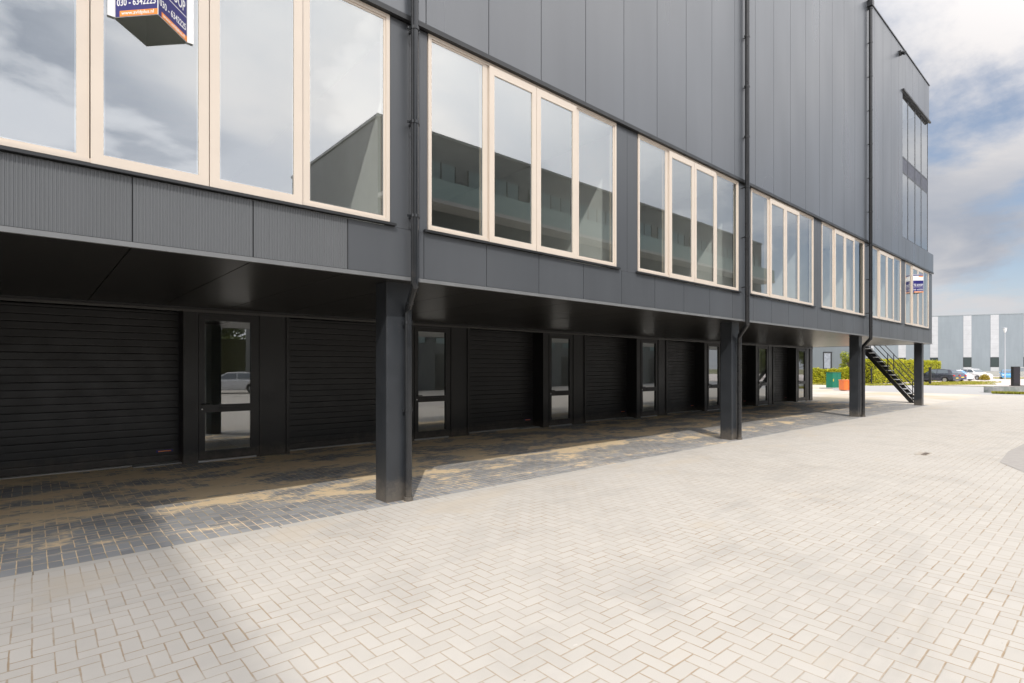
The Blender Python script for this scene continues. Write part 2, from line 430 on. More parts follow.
# first floor: fascia with ribbed panels at the left, plain panels after that
def zig(mb, a, b, z0, z1, y, dep=.0045, p=.0268):
    n = max(1, int(round((b - a) / p))); q = (b - a) / n
    for i in range(n):
        xa = a + i * q; xs = [xa, xa + q * .42, xa + q * .52, xa + q * .90, xa + q]
        ys = [y, y, y + dep, y + dep, y]
        for k in range(4):
            mb.quad((xs[k], ys[k], z0), (xs[k + 1], ys[k + 1], z0), (xs[k + 1], ys[k + 1], z1), (xs[k], ys[k], z1))
fz = MB(); fp = MB()
for x in pan + [pan[-1] + 1.02]:
    a, b = max(x, X0) + .005, min(x + 1.02, XE) - .005
    if b - a < .03: continue
    if b < 2.75: zig(fz, a, b, ZS + .052, ZF - .02, 0.0)
    else: fp.box(a, b, 0.0, .018, ZS + .052, ZF - .02)
# piers between the windows
for k in list(units) + [7]:
    l = WW + wx(k - 1) + .012; r = wx(k) - .012
    if k == 7: r = XE
    if k == -2: l = X0
    m_ = (l + r) / 2
    pp = MB(); pp.box(l, m_ - .003, 0.0, .018, ZF - .017, ZT - .04); pp.box(m_ + .003, r, 0.0, .018, ZF - .017, ZT - .04)
    pp.build('pier_panel', M['clad_low'], bld)
fp.box(XE - .02, XE, .02, 12, ZS + .052, ZT - .04)
o = fz.build('ribbed_fascia', M['flute'], bld)
fp.build('fascia', M['clad_low'], bld)
bb = MB(); bb.box(X0, XE - .021, .021, .12, ZS + .02, ZF - .015)
for k in list(units) + [7]:
    l = WW + wx(k - 1) + .006; r = wx(k) - .006
    if k == 7: r = XE - .021
    if k == -2: l = X0
    bb.box(l, r, .021, .14, ZF - .014, ZT - .045)
bb.build('fascia_backing', M['flash'], bld)
lp = MB(); lp.box(X0, XE + .012, -.016, .03, ZS, ZS + .045); lp.box(XE - .03, XE + .012, .031, 12, ZS, ZS + .045)
lp.build('edge_trim', M['lip'], bld)

# soffit: separate sheets with open joints
so = MB()
for x in pan + [pan[-1] + 1.02]:
    a, b = max(x, X0) + .005, min(x + 1.02, XE - .035) - .005
    if b - a < .03: continue
    so.box(a, b, .034, YW + (.45 if b < 30.4 else 6.7), ZS + .012, ZS + .03)
so.build('soffit', M['soffit'], bld)
sb = MB(); sb.box(X0, XE - .035, .125, 11.7, ZS + .034, ZS + .3); sb.build('floor_slab', M['flash'], bld)

# rooms behind the first floor windows
rm = MB()
rm.box(X0 + .13, XE - .06, .16, 9, ZF - .15, ZF - .02, 1)
rm.box(X0 + .13, XE - .06, 9.0, 9.1, ZF, ZT, 0)
rm.box(X0 + .13, XE - .06, .16, 9, ZT - .05, ZT, 0)
for k in list(units) + [7]:
    xc = WX + PY * k - .30
    if k == 7: xc = XE - .2
    rm.box(xc - .09, xc + .09, .22, 8.99, ZF - .019, ZT - .052, 0)
rm.build('interior_rooms', [M['plaster'], M['screed']], bld)
# rooms behind the tall corner window
r2 = MB()
for z in (6.70, 9.75): r2.box(22, X1 - .2, .30, 8, z, z + .14, 1)
r2.box(22, X1 - .2, 8.01, 8.1, 6.7, 13, 0); r2.box(21.8, 21.98, .3, 8.1, 6.7, 13, 0); r2.box(21.8, X1 - .2, .3, 8.1, 13.02, 13.15, 0)
r2.build('interior_rooms', [M['plaster'], M['screed']], bld)

# first floor windows
SPL = [0, .985, 1.90, 2.80, WW]
def window_parts():
    H0, H1 = WB, WT
    fr = MB(); f = .048
    fr.box(0, WW, -.012, .10, H1 - f, H1); fr.box(0, WW, -.012, .10, H0, H0 + f - .012)
    fr.box(0, f, -.012, .10, H0 + f - .012, H1 - f); fr.box(WW - f, WW, -.012, .10, H0 + f - .012, H1 - f)
    sa = []
    for i in range(4):
        m = MB(); a, b = SPL[i], SPL[i + 1]
        sl = i in (1, 2)
        y0, y1 = (-.022, .055) if sl else (.0, .075)
        a += .004 if i else f + .001; b -= .004 if i < 3 else f + .001
        zb = H0 - .012 if sl else H0 + f - .010; zt = H1 - f - .002
        if sl: y0 = -.034
        st = .078 if sl or i == 0 else .045
        sl_l = .008 if i == 0 else .088
        sl_r = .03 if i == 3 else .088
        rt = .11 if sl else .022; rb = .092 if sl else .024
        yb = .012 if sl else y1
        m.box(a, b, y0, yb, zt - rt, zt); m.box(a, b, y0, yb, zb, zb + rb)
        m.box(a, a + sl_l, y0, yb, zb + rb, zt - rt); m.box(b - sl_r, b, y0, yb, zb + rb, zt - rt)
        p = MB(); yg = -.02 if sl else .008
        p.box(a + sl_l + .001, b - sl_r - .001, yg, yg + .004, zb + rb + .001, zt - rt - .001) if False else \
            p.quad((a + sl_l, yg, zb + rb), (b - sl_r, yg, zb + rb), (b - sl_r, yg, zt - rt), (a + sl_l, yg, zt - rt))
        # warm-edge spacer seen just inside the pane
        sp = .012
        xa, xb, za, zc = a + sl_l, b - sl_r, zb + rb, zt - rt
        m.box(xa, xa + sp, yg + .006, yg + .02, za, zc, 1); m.box(xb - sp, xb, yg + .006, yg + .02, za, zc, 1)
        m.box(xa + sp, xb - sp, yg + .006, yg + .02, zc - sp, zc, 1); m.box(xa + sp, xb - sp, yg + .006, yg + .02, za, za + sp, 1)
        sa.append((m, p))
    si = MB(); si.box(-.07, WW + .07, -.05, .02, H0 - .042, H0 - .014)
    return fr, sa, si
fr, sa, si = window_parts()
M['spacer'] = principled('spacer bar', (.25, .25, .26), .4)
wroot = fr.build('window', M['cream'], bld)
for m, p in sa:
    m.build('sash', [M['cream'], M['spacer']], wroot); p.build('pane', M['glass'], wroot, fix=False)
si.build('sill', M['flash'], wroot)
for n, k in enumerate(units):
    w = wroot if n == 0 else copy_tree(wroot, bld)
    w.location = (wx(k), 0, 0)

# tall corner window on the upper floors
tw = MB()
xs = [TW0, 26.68, 27.8, 28.83, TW1]
zz = [TWB, 9.50, 10.10, TWT]
for x in xs: tw.box(x - .03, x + .03, -.012, .06, TWB, TWT)
for z in zz:
    for a, b in zip(xs, xs[1:]): tw.box(a + .031, b - .031, -.011, .058, z - .03 + (.03 if z == TWB else 0) - (.03 if z == TWT else 0), z + .03 + (.03 if z == TWB else 0) - (.03 if z == TWT else 0))
two = tw.build('corner_window', M['darkalu'], bld)
for z0, z1 in ((TWB, 9.5), (10.10, TWT)):
    for a, b in zip(xs, xs[1:]):
        p = MB(); p.quad((a + .022, -.003, z0), (b - .022, -.003, z0), (b - .022, -.003, z1), (a + .022, -.003, z1)); p.build('pane', M['glass'], two, fix=False)
p = MB()
for a, b in zip(xs, xs[1:]): p.box(a + .024, b - .024, -.004, .04, 9.532, 10.068)
p.build('spandrel_panel', M['purple_panel'], two)
p = MB(); p.quad((X1 - .02, .1, TWB), (X1 - .02, 1.6, TWB), (X1 - .02, 1.6, TWT), (X1 - .02, .1, TWT)); p.build('pane', M['glass'], two, fix=False)
p = MB(); p.box(TW0 - .06, X1 + .03, -.12, -.052, TWT - .02, TWT + .05); p.build('drip_flashing', M['flash'], two)

# columns and rain pipes
COLX = [(3.375, 3.735), (12.47, 12.83), (21.66, 22.02), (30.44, 30.78)]
for a, b in [(-5.85, -5.5)] + COLX:
    c = MB(); c.cbox(a, b, .30, .60, .0, ZS + .011, .012); c.build('column', M['steel'], bld)
PIPES = [(-5.4, -5.25), (3.525, 3.62), (12.337, 12.80), (21.114, 22.0)]
PIPES = [(3.525, 3.60, .26, 'pvc', ZR + .5, .048), (12.337, 12.66, .26, 'pvc_black', ZR + .5, .050), (21.38, 21.9, .26, 'pvc_black', 14.0, .055)]
for n, (xu, xl, yl, mt, zt, rr) in enumerate(PIPES):
    zt = min(zt, ZR - .12)
    yu = -.05 - .018 - rr - .012
    p = MB(); yl = .30 - rr - .015
    xl2 = xu + .08 + rr if n == 0 else (COLX[n][1] - .12)
    zb = ZS - .05
    p.tube([(xu, yu, zt), (xu, yu, zb + .02), (xu, yu, zb - .03), (xl2 - (xl2 - xu) * .08, yl - .02, zb - .26), (xl2, yl, zb - .33), (xl2, yl, .012)], rr, 16)
    po = p.build('downpipe', M[mt], bld, smooth=True)
    z = 5.88 + 1.15 * 7
    bm_ = M['pvc'] if n == 0 else M['pvc_black']
    while z > ZS + .1:
        if z < zt:
            b = MB(); b.tube([(xu, yu, z - .018), (xu, yu, z + .018)], rr + .008, 16)
            b.box(xu - .085, xu + .085, yu + .02, yu + .035, z - .014, z + .014)
            b.box(xu - .012, xu + .012, yu + rr, -.045 if z > ZT else .0, z - .01, z + .01)
            b.build('bracket', bm_, po)
        z -= 1.15
    for z in (2.3, 1.17):
        b = MB(); b.tube([(xl2, yl, z - .016), (xl2, yl, z + .016)], rr + .007, 16)
        b.box(xl2 - .075, xl2 + .075, yl + .015, yl + .03, z - .013, z + .013); b.build('bracket', bm_, po)
    b = MB(); b.tube([(xl2, yl, .0), (xl2, yl, .05)], rr + .014, 16); b.build('pipe_shoe', M['steel'], po)
    if n == 2:
        b = MB(); b.box(xu - .10, xu + .10, yu - .08, -.052, zt, zt + .2); b.build('rainwater_head', M['pvc_black'], po)

# floodlight near the roof edge
b = MB(); b.box(25.16, 25.34, -.12, -.052, 13.86, 14.0); b.tube([(25.25, -.12, 13.93), (25.25, -.24, 13.87)], [.06, .075], 12)
b.build('floodlight', M['black'], bld)

# ground floor wall: pilaster | door | panelled pier | garage door
GD = .42
wl = MB()
for k in units:
    x = 2.21 + PY * k
    wl.box(x - .19, x, YW, YW + .12, 0, ZS - .05)                        # pilaster
    wl.box(x - .19, x - .15, YW + .121, YW + GD + .05, 0, ZS - .05)       # reveal
    wl.box(x + 1.09, x + 1.66, YW + .02, YW + .12, 0, ZS - .05)          # pier
    wl.box(x + 1.09, x + 1.125, YW - .01, YW + .019, 0, ZS - .05); wl.box(x + 1.60, x + 1.66, YW - .01, YW + .019, 0, ZS - .05)
    wl.box(x + 1.62, x + 1.66, YW + .121, YW + GD + .05, 0, ZS - .05)
x9 = 2.21 + PY * 6 + 1.09
wl.box(x9 + .571, x9 + .9, YW + .003, YW + .12, 0, ZS - .05)
wl.box(x9 + .75, x9 + .9, YW + .121, 11.7, 0, ZS + .01)
wl.box(X0, x9 + .9, YW - .012, YW + .125, ZS - .049, ZS + .011)
wl.build('ground_floor_wall', M['black_wall'], bld)
dk = MB(); dk.box(X0, x9 + .74, YW + .9 + 3, YW + 4.0, 0, ZS); dk.build('rear_wall', M['plaster'], bld)
rl = MB(); rl.box(X0, x9 + .9, YW - .03, YW - .013, ZS - .075, ZS - .035); rl.build('lintel_rail', principled('grey lintel rail', (.07, .068, .065), .4), bld)

def garage_parts():
    g = MB(); w0, w1 = .0, 2.65; y = YW + GD
    z = .02; H = ZS - .05
    zs = []
    while z < H - .02:
        zn = min(z + .122, H); n = len(zs)
        gap = .005 if n % 4 == 3 else .003
        prof = [(y + .003, z), (y + .0012, z + .004), (y, z + .016), (y, zn - gap - .014), (y + .0012, zn - gap - .004), (y + .003, zn - gap)]
        if n % 4 == 3: prof[-1] = (y + .008, zn - gap)
        for (ya, za), (yb, zb) in zip(prof, prof[1:]):
            g.quad((w0, ya, za), (w1, ya, za), (w1, yb, zb), (w0, yb, zb))
        g.quad((w0, prof[-1][0], prof[-1][1]), (w1, prof[-1][0], prof[-1][1]), (w1, y + .016, zn), (w0, y + .016, zn))
        zs.append(z); z = zn
    return g
go = garage_parts().build('garage_door', M['garage'], bld, fix=False)
for xx in (.12, 2.18):
    b = MB(); b.box(xx, xx + .2, YW + GD - .012, YW + GD + .001, .335, .395); b.box(xx + .02, xx + .18, YW + GD - .016, YW + GD - .0125, .35, .358)
    b.build('grip', M['black'], go)
b = MB(); b.box(2.30, 2.56, YW + GD - .004, YW + GD - .001, .195, .235); b.build('sticker', [M['navy']], go)
b = MB(); b.box(2.33, 2.53, YW + GD - .006, YW + GD - .0045, .203, .222); b.build('sticker_stripe', M['orange_p'], go)
b = MB(); b.box(-.0, 2.65, YW + GD - .10, YW + GD + .03, .001, .018); b.build('threshold', M['concrete'], go)
for n, k in enumerate(units):
    w = go if n == 0 else copy_tree(go, bld)
    w.location = (2.21 + PY * k - .19 - 2.65, 0, 0)

# entrance doors
def door():
    f = MB(); W_, H = 1.09, ZS - .05; y0, y1 = YW + .01, YW + .11
    f.box(0, .05, y0, y1, 0.0, H); f.box(W_ - .05, W_, y0, y1, 0, H); f.box(.05, W_ - .05, y0, y1, H - .06, H)
    f.box(.051, W_ - .051, y0, y1, .0, .028, 1)
    do = f.build('entrance_door', [M['black_wall'], M['alu']], bld)
    l = MB(); a, b = .054, W_ - .054; y0, y1 = YW - .004, YW + .07
    t = H - .064
    l.box(a, a + .10, y0, y1, .04, t); l.box(b - .10, b, y0, y1, .04, t)
    l.box(a + .1, b - .1, y0, y1, t - .10, t); l.box(a + .1, b - .1, y0, y1, .04, .20); l.box(a + .1, b - .1, y0, y1, .90, 1.04)
    l.build('door_leaf', M['black_wall'], do)
    for z0, z1 in ((.20, .90), (1.04, t - .10)):
        p = MB(); p.quad((a + .1, YW + .03, z0), (b - .1, YW + .03, z0), (b - .1, YW + .03, z1), (a + .1, YW + .03, z1)); p.build('pane', M['glass_dk'], do, fix=False)
    h = MB(); h.tube([(a + .05, y0, 1.06), (a + .05, y0 - .05, 1.06), (a + .17, y0 - .055, 1.06)], .011, 8); h.box(a + .03, a + .07, y0 - .008, y0 + .001, .93, 1.12)
    h.build('handle', M['black'], do)
    h = MB(); h.tube([(a + .05, y0 - .001, .965), (a + .05, y0 - .016, .965)], .013, 10); h.build('lock', M['alu'], do)
    h = MB(); h.box(.36, .73, y0 - .014, y0 + .001, .945, 1.0); h.box(.37, .72, y0 - .024, y0 - .0145, .985, .997); h.build('letterbox', M['black'], do)
    return do
dr = door()
for n, k in enumerate(units):
    w = dr if n == 0 else copy_tree(dr, bld)
    w.location = (2.21 + PY * k, 0, 0)
# halls behind the doors
for k in units:
    hl = MB()
    x = 2.21 + PY * k
    hl.box(x + 1.12, x + 1.2, YW + .13, YW + 3.88, .0, ZS - .06, 0)
    hl.box(x - 1.0, x - .92, YW + GD + .1, YW + 3.88, 0, ZS - .06, 0)
    hl.box(x - .91, x + 1.11, YW + .13, YW + 3.88, .001, .02, 1)
    hl.box(x - .6, x + .25, YW + 2.2, YW + 2.3, .03, ZS - .06, 0)      # inner wall beside a passage
    hl.build('entrance_hall', [M['plaster'], M['screed']], bld)

# ------------------------------------------------------------------ V-shaped "for sale" boards
def text_mesh(txt, size, name, mat, parent, origin, xdir, zdir=(0, 0, 1), width=None, off=.002, bold=.012):
    cu = bpy.data.curves.new(name, 'FONT'); cu.body = txt; cu.size = size; cu.offset = bold * size; cu.extrude = 0.0006
    cu.resolution_u = 3
    tmp = bpy.data.objects.new('tmp_text', cu); COL.objects.link(tmp)
    bpy.context.view_layer.update()
    dg = bpy.context.evaluated_depsgraph_get()
    me = bpy.data.meshes.new_from_object(tmp.evaluated_get(dg)); COL.objects.unlink(tmp); bpy.data.objects.remove(tmp)
    xd = Vector(xdir).normalized(); zd = Vector(zdir); nd = xd.cross(zd)
    xsz = [v.co.x for v in me.vertices]; w0 = max(xsz) - min(xsz); mn = min(xsz)
    f = (width / w0) if width else 1.0
    for v in me.vertices:
        v.co = Vector(origin) + xd * ((v.co.x - mn) * f) + zd * v.co.y + nd * (off + v.co.z)
    me.materials.clear(); me.materials.append(mat)
    o = bpy.data.objects.new(name, me); COL.objects.link(o); o.parent = parent
    return o
def v_sign(loc, label):
    s = empty('for_sale_sign', loc); tag(s, label, 'sign', 'for sale boards on the windows')
    HT = .76; A, Bp, C = Vector((0, 0, 0)), Vector((.276, -.30, 0)), Vector((.552, 0, 0))
    for P0, P1 in ((A, Bp), (Bp, C)):
        xd = (P1 - P0).normalized(); nd = xd.cross(Vector((0, 0, 1))); L_ = (P1 - P0).length
        def slab(mb, a, b, z0, z1, o0, o1, mi=0):
            q = [P0 + xd * a + nd * o1, P0 + xd * b + nd * o1, P0 + xd * b + nd * o0, P0 + xd * a + nd * o0]
            mb.prism([(v.x, v.y) for v in q], z0, z1, mi)
        b = MB(); slab(b, 0, L_, 0, HT, -.004, 0); bo = b.build('board', M['white'], s)
        b = MB(); slab(b, .006, L_ - .006, -.001, HT - .01, -.008, -.0045); b.build('backing', principled('bare board back', (.10, .085, .065), .8, noise=.2), bo)
        for q in ((.008, L_ - .008, HT - .06, HT - .012), (.006, L_ - .006, .235, .50), (.006, L_ - .006, .002, .225)):
            b = MB(); slab(b, *q, .0003, .0012); b.build('print', M['navy'], bo)
        for q in ((.046, L_ - .003, .004, .054), (L_ * .55, L_ - .02, HT - .11, HT - .068)):
            b = MB(); slab(b, *q, .0003, .0018); b.build('orange_strip', M['orange_p'], bo)
        text_mesh('TE KOOP', .14, 'lettering', M['white'], bo, P0 + xd * .03 + Vector((0, 0, .265)), xd, width=L_ - .06)
        text_mesh('030 - 6342225', .085, 'lettering', M['white'], bo, P0 + xd * .02 + Vector((0, 0, .098)), xd, width=L_ - .04)
        text_mesh('www.zvldplus.nl', .045, 'lettering', M['white'], bo, P0 + xd * .062 + Vector((0, 0, .018)), xd, width=L_ - .10, off=.0022)
    for a, b_ in ((-.055, -.001), (.553, .607)):
        b = MB(); b.box(a, b_, -.006, -.002, -.0, HT); b.build('mounting_flange', M['white'], s)
    return s
SY = -.036
v_sign((.547, SY, 4.795), 'near V-shaped navy, white and orange for-sale board on the second pane from the left')
v_sign((27.33, SY, 4.83), 'small distant V-shaped for-sale board on the window at the far corner of the building')

# ------------------------------------------------------------------ black steel outside stair at the far end
st = empty('outdoor_staircase', (32.3, 1.0, 0)); tag(st, 'black open steel staircase with tube railings rising behind the last column', 'staircase')
NT, RUN, RISE = 12, 2.15, 2.86
stp = MB()
for sx in (0.0, .98):
    q = [(-.05, 0.0), (.17, 0.0), (RUN + .2, RISE - .12), (RUN + .2, RISE + .02), (RUN + .06, RISE + .02)]
    n = len(stp.v)
    for xx in (sx, sx + .02):
        stp.v += [(xx, y, z) for y, z in q]
    k = len(q)
    stp.f += [tuple(range(n, n + k)), tuple(range(n + 2 * k - 1, n + k - 1, -1))]; stp.mi += [0, 0]
    for i in range(k): stp.f.append((n + i, n + (i + 1) % k, n + k + (i + 1) % k, n + k + i)); stp.mi.append(0)
stp.build('stringer', M['black'], st)
M['grate'] = principled('galvanised tread', (.46, .47, .48), .5, metal=.4, noise=.12)
for i in range(NT):
    z = RISE * (i + 1) / (NT + .5); y = RUN * (i + .35) / NT
    t_ = MB(); t_.box(.022, .978, y - .07, y + .19, z - .03, z); t_.build('tread', M['grate'], st)
for sx in (-.03, 1.03):
    r_ = MB()
    for hgt in (.42, .72, 1.02):
        r_.tube([(sx, -.05, hgt), (sx, RUN + .1, RISE + hgt)], .018, 8)
    for f in (.02, .5, .98): r_.tube([(sx, RUN * f, RISE * f), (sx, RUN * f, RISE * f + 1.03)], .02, 8)
    r_.build('railing', M['black'], st, smooth=True)
ld = MB(); ld.box(-.05, 1.05, RUN + .13, RUN + 1.4, RISE + .06, RISE + .12); ld.build('landing', M['black'], st)

# ------------------------------------------------------------------ small yard things
mh = empty('drain_cover', (13.35, -3.22, .0)); tag(mh, 'small square rusty drain cover let into the pale paving', 'drain cover')
b = MB(); b.box(-.23, .23, -.105, .105, -.02, .005); b.build('frame', principled('dusty rusty iron', (.42, .37, .31), .8, noise=.3, nscale=12), mh)
b = MB()
for i in range(7): b.box(-.19 + i * .055, -.165 + i * .055, -.08, .0, .0055, .012)
b.build('grate', principled('dark iron', (.16, .13, .105), .6, noise=.3, nscale=20), mh)

# ------------------------------------------------------------------ vegetation
def leaves(mb, pts_fn, n, size):
    for _ in range(n):
        p, nrm = pts_fn()
        a = Vector((rnd.gauss(0, 1), rnd.gauss(0, 1), rnd.gauss(0, 1))).normalized()
        nn = (nrm * .8 + a).normalized()
        u = nn.cross(Vector((rnd.gauss(0, 1), rnd.gauss(0, 1), rnd.gauss(0, 1)))).normalized(); w = nn.cross(u)
        s = size * rnd.uniform(.6, 1.3)
        mb.quad(p - u * s * .5, p + w * s * .32, p + u * s * .5, p - w * s * .32)
M['hedge'] = leaf_material('hedge leaves', (.30, .34, .02), (.52, .50, .03), (.58, .52, .04))
M['hedge2'] = leaf_material('darker hedge leaves', (.18, .25, .02), (.38, .40, .03), (.44, .42, .04))
M['tree_leaf'] = leaf_material('tree leaves', (.07, .095, .022), (.14, .155, .04), (.10, .12, .03))
M['bark'] = principled('bark', (.09, .07, .05), .9, noise=.3, nscale=10, bump=.4, bscale=30)

def hedge(p0, p1, th, h, label, mat, n):
    d = Vector((p1.x - p0.x, p1.y - p0.y, 0)); L_ = d.length; d.normalize()
    ro = empty('hedge', (p0.x, p0.y, 0), math.atan2(d.y, d.x)); tag(ro, label, 'hedge')
    core = MB(); core.box(.15, L_ - .15, -th / 2 + .2, th / 2 - .2, 0, h - .25)
    core.build('branches', principled('hedge twigs', (.05, .05, .015), .9, noise=.4), ro)
    mb = MB()
    def fn():
        f = rnd.random()
        x = rnd.uniform(0, L_); y = rnd.uniform(-th / 2, th / 2); z = rnd.uniform(.05, h)
        bump_ = .10 * math.sin(x * 1.7) + .07 * math.sin(x * 4.1 + 1)
        if f < .42: y = -th / 2 + abs(rnd.gauss(0, .09)) - bump_ * .5; nv = Vector((0, -1, .2))
        elif f < .55: y = th / 2 - abs(rnd.gauss(0, .09)); nv = Vector((0, 1, .2))
        elif f < .9: z = h + bump_ - abs(rnd.gauss(0, .10)) + (rnd.random() < .06) * rnd.uniform(0, .2); nv = Vector((0, 0, 1))
        else:
            e = rnd.random() < .5; x = (0 if e else L_) + (1 if e else -1) * abs(rnd.gauss(0, .1)); nv = Vector((-1 if e else 1, 0, .2))
        return Vector((x, y, z)), nv
    leaves(mb, fn, n, .17); mb.build('foliage', mat, ro, fix=False)
    return ro
hedge(at(866, 60), at(934, 73), 1.6, 2.6, 'tall bright yellow-green clipped hedge behind the steel staircase', M['hedge'], 15000)
hedge(at(800, 62), at(862, 60), 1.3, 1.6, 'low yellow-green hedge behind the green cabinet', M['hedge'], 8000)

def tree(p, h, r, label, mat, n=3500, cb=.3, group=None):
    ro = empty('tree', p); tag(ro, label, 'tree', group)
    tr = MB(); pts = [(0, 0, 0), (rnd.uniform(-.05, .05), rnd.uniform(-.05, .05), h * .3), (rnd.uniform(-.2, .2), rnd.uniform(-.2, .2), h * .85)]
    tr.tube(pts, [.035 * h * .5 + .03, .025 * h * .5 + .02, .015], 8)
    cl = []
    for i in range(16):
        a = rnd.uniform(0, 6.28); z = h * rnd.uniform(cb + .08, .95); q = (z / h - cb) / (1 - cb)
        rr = r * math.sqrt(max(.05, 1 - (2 * q - .9) ** 2)) * rnd.uniform(.4, .95)
        e = Vector((math.cos(a) * rr, math.sin(a) * rr, z)); cl.append((e, r * rnd.uniform(.28, .5)))
        tr.tube([(0, 0, z * .6), (e.x * .6, e.y * .6, z * .85), tuple(e)], [.05, .03, .01], 5)
    tr.build('trunk', M['bark'], ro, smooth=True)
    mb = MB()
    def fn():
        c, cr = rnd.choice(cl)
        v = Vector((rnd.gauss(0, 1), rnd.gauss(0, 1), rnd.gauss(0, .8))).normalized()
        return c + v * cr * rnd.uniform(.45, 1.05), v
    leaves(mb, fn, n, .10 * r / 1.2 + .06); mb.build('crown', mat, ro, fix=False)
    return ro
tree(at(849, 64), 3.6, 1.3, 'young yellow-green tree above the low hedge beside the grey hall', M['hedge2'], 2600, .15)
# row beyond the yard, seen mirrored in the glass doors
tl = ['broad', 'tall', 'slim', 'low', 'bushy', 'leaning']
for n, (x, y, h, r) in enumerate([(-3, -41, 7.2, 2.8), (4, -43, 8.4, 3.2), (9.5, -42, 6.4, 2.6), (15, -46, 8.8, 3.3), (20, -44, 7.4, 2.9), (78, -14, 6.5, 2.8), (86, -20, 7.6, 3.0), (96, -24, 8.5, 3.2)]):
    tree((x, y, 0), h, r, 'leafy green tree in the row across the yard, seen only mirrored in the glass doors', M['tree_leaf'], 5200, .04, 'trees mirrored in the doors')

hedge(Vector((-8, -38, 0)), Vector((24, -38, 0)), 2.4, 4.6, 'high olive-green hedge across the yard, mirrored in the nearest glass door', M['tree_leaf'], 14000)
# grass verges
def grass(polys, n, name):
    mb = MB()
    for _ in range(n):
        p0, p1, w = rnd.choice(polys)
        f = rnd.random(); c = p0.lerp(p1, f); d = (p1 - p0).normalized(); q = Vector((-d.y, d.x, 0))
        p = c + q * rnd.uniform(-w, w) ; p.z = -.03
        a = rnd.uniform(0, 6.28); dx = Vector((math.cos(a), math.sin(a), 0)) * rnd.uniform(.04, .09); hh = rnd.uniform(.05, .2)
        t_ = Vector((rnd.gauss(0, .05), rnd.gauss(0, .05), hh))
        mb.quad(p - dx, p + dx, p + dx * .3 + t_, p - dx * .3 + t_)
    o = mb.build(name, M['grassblade'], fix=False); tag(o, 'yellow-green grass strip along the road and hedges', 'grass', kind='stuff')
grass([(at(860, 54), at(985, 58), 1.3), (at(800, 57), at(862, 56), 1.0), (at(925, 59), at(985, 66), 1.6), (at(975, 92), at(1060, 88), 2.5),
       (at(993, 36.6), at(1060, 34.5), .35)], 16000, 'grass')

# ------------------------------------------------------------------ other buildings
def wall_frame(p0, p1):
    d = Vector((p1.x - p0.x, p1.y - p0.y, 0)); return d.length, math.atan2(d.y, d.x)
# big pale warehouse
pa, pb = at(937, 120), at(1024, 114); dv = (pb - pa)
p0 = pa - dv * 2.2; p1 = pa + dv * 2.2
L_, ang = wall_frame(p0, p1)
wh = empty('warehouse', (p0.x, p0.y, 0), ang); tag(wh, 'long pale blue-grey metal warehouse with upright translucent strips beyond the parked cars', 'warehouse')
M['wh'] = cladding_material('blue-grey sheeting', (.235, .268, .298), 1.0, 0, .5, .05)
M['poly'] = principled('translucent strip', (.47, .475, .495), .35, noise=.08, nscale=1.2)
def u_to_s(u):     # bearing -> distance along the warehouse wall
    r = (u - 512) / FPX; dirv = Vector((SN + r * CS, CS - r * SN)); o_ = Vector((0, -CAM_D))
    dw = Vector((p1.x - p0.x, p1.y - p0.y)).normalized(); w0 = Vector((p0.x, p0.y)) - o_
    det = dirv.x * (-dw.y) + dirv.y * dw.x
    s_ = (dirv.x * w0.y - dirv.y * w0.x) / det
    return s_
HW = 13.1
b = MB(); b.box(0, L_, 0, 22, 1.0, HW); b.build('wall', M['wh'], wh)
b = MB(); b.box(-.05, L_ + .05, -.06, 22.05, HW + .002, HW + .18); b.build('roof_edge', principled('grey trim', (.28, .31, .33), .5), wh)
b = MB(); b.box(0, L_, -.02, 22, 0, .995); b.build('plinth', M['concrete'], wh)
M['wwin'] = principled('dark window glass', (.03, .045, .045), .08, spec=.8)
for u in (838, 870, 902, 934, 967.3, 994.6, 1028, 1060):
    s = u_to_s(u)
    b = MB(); b.box(s - .7, s + .7, -.05, -.003, 4.05, HW - .05)
    for i in range(8): b.box(s - .7, s + .7, -.056, -.051, 4.9 + i, 4.94 + i, 1)
    b.build('light_strip', [M['poly'], principled('strip joint', (.38, .38, .41), .5)], wh)
    b = MB(); b.box(s - .72, s + .72, -.04, -.002, 1.9, 1.98); b.box(s - .72, s + .72, -.04, -.002, 3.9, 3.98); b.box(s - .72, s - .64, -.04, -.002, 1.98, 3.9); b.box(s + .64, s + .72, -.04, -.002, 1.98, 3.9)
    f_ = b.build('window', M['flash'], wh)
    b = MB(); b.box(s - .64, s + .64, -.02, -.002, 1.98, 3.9); b.build('pane', M['wwin'], f_)
    b = MB(); b.box(s - .7, s + .7, -.05, -.003, 1.02, 1.88); b.build('panel_below_window', M['poly'], wh)
# darker hall nearer by, seen under the overhang
p0h, p1h = at(780, 82), at(866, 84); L2, a2 = wall_frame(p0h, p1h)
gh = empty('industrial_hall', (p0h.x, p0h.y, 0), a2); tag(gh, 'slate grey hall with one black-framed window, seen under the overhang behind the low hedge', 'building')
b = MB(); b.box(0, L2, 0, 14, 0, 7.5); b.build('wall', cladding_material('slate sheeting', (.15, .17, .185), .5, 0, .5, .05), gh)
b = MB(); b.box(-.05, L2 + .05, -.06, 14.05, 7.502, 7.7); b.build('roof_edge', M['flash'], gh)
sw = (831.5 - 780) / FPX * 83 ; ww, z0, z1 = .72, 1.65, 4.05
b = MB(); b.box(sw - ww, sw + ww, -.06, -.002, z0 - .1, z0); b.box(sw - ww, sw + ww, -.12, -.002, z1, z1 + .14); b.box(sw - ww, sw - ww + .12, -.06, -.002, z0, z1); b.box(sw + ww - .22, sw + ww, -.06, -.002, z0, z1)
f_ = b.build('window', M['flash'], gh)
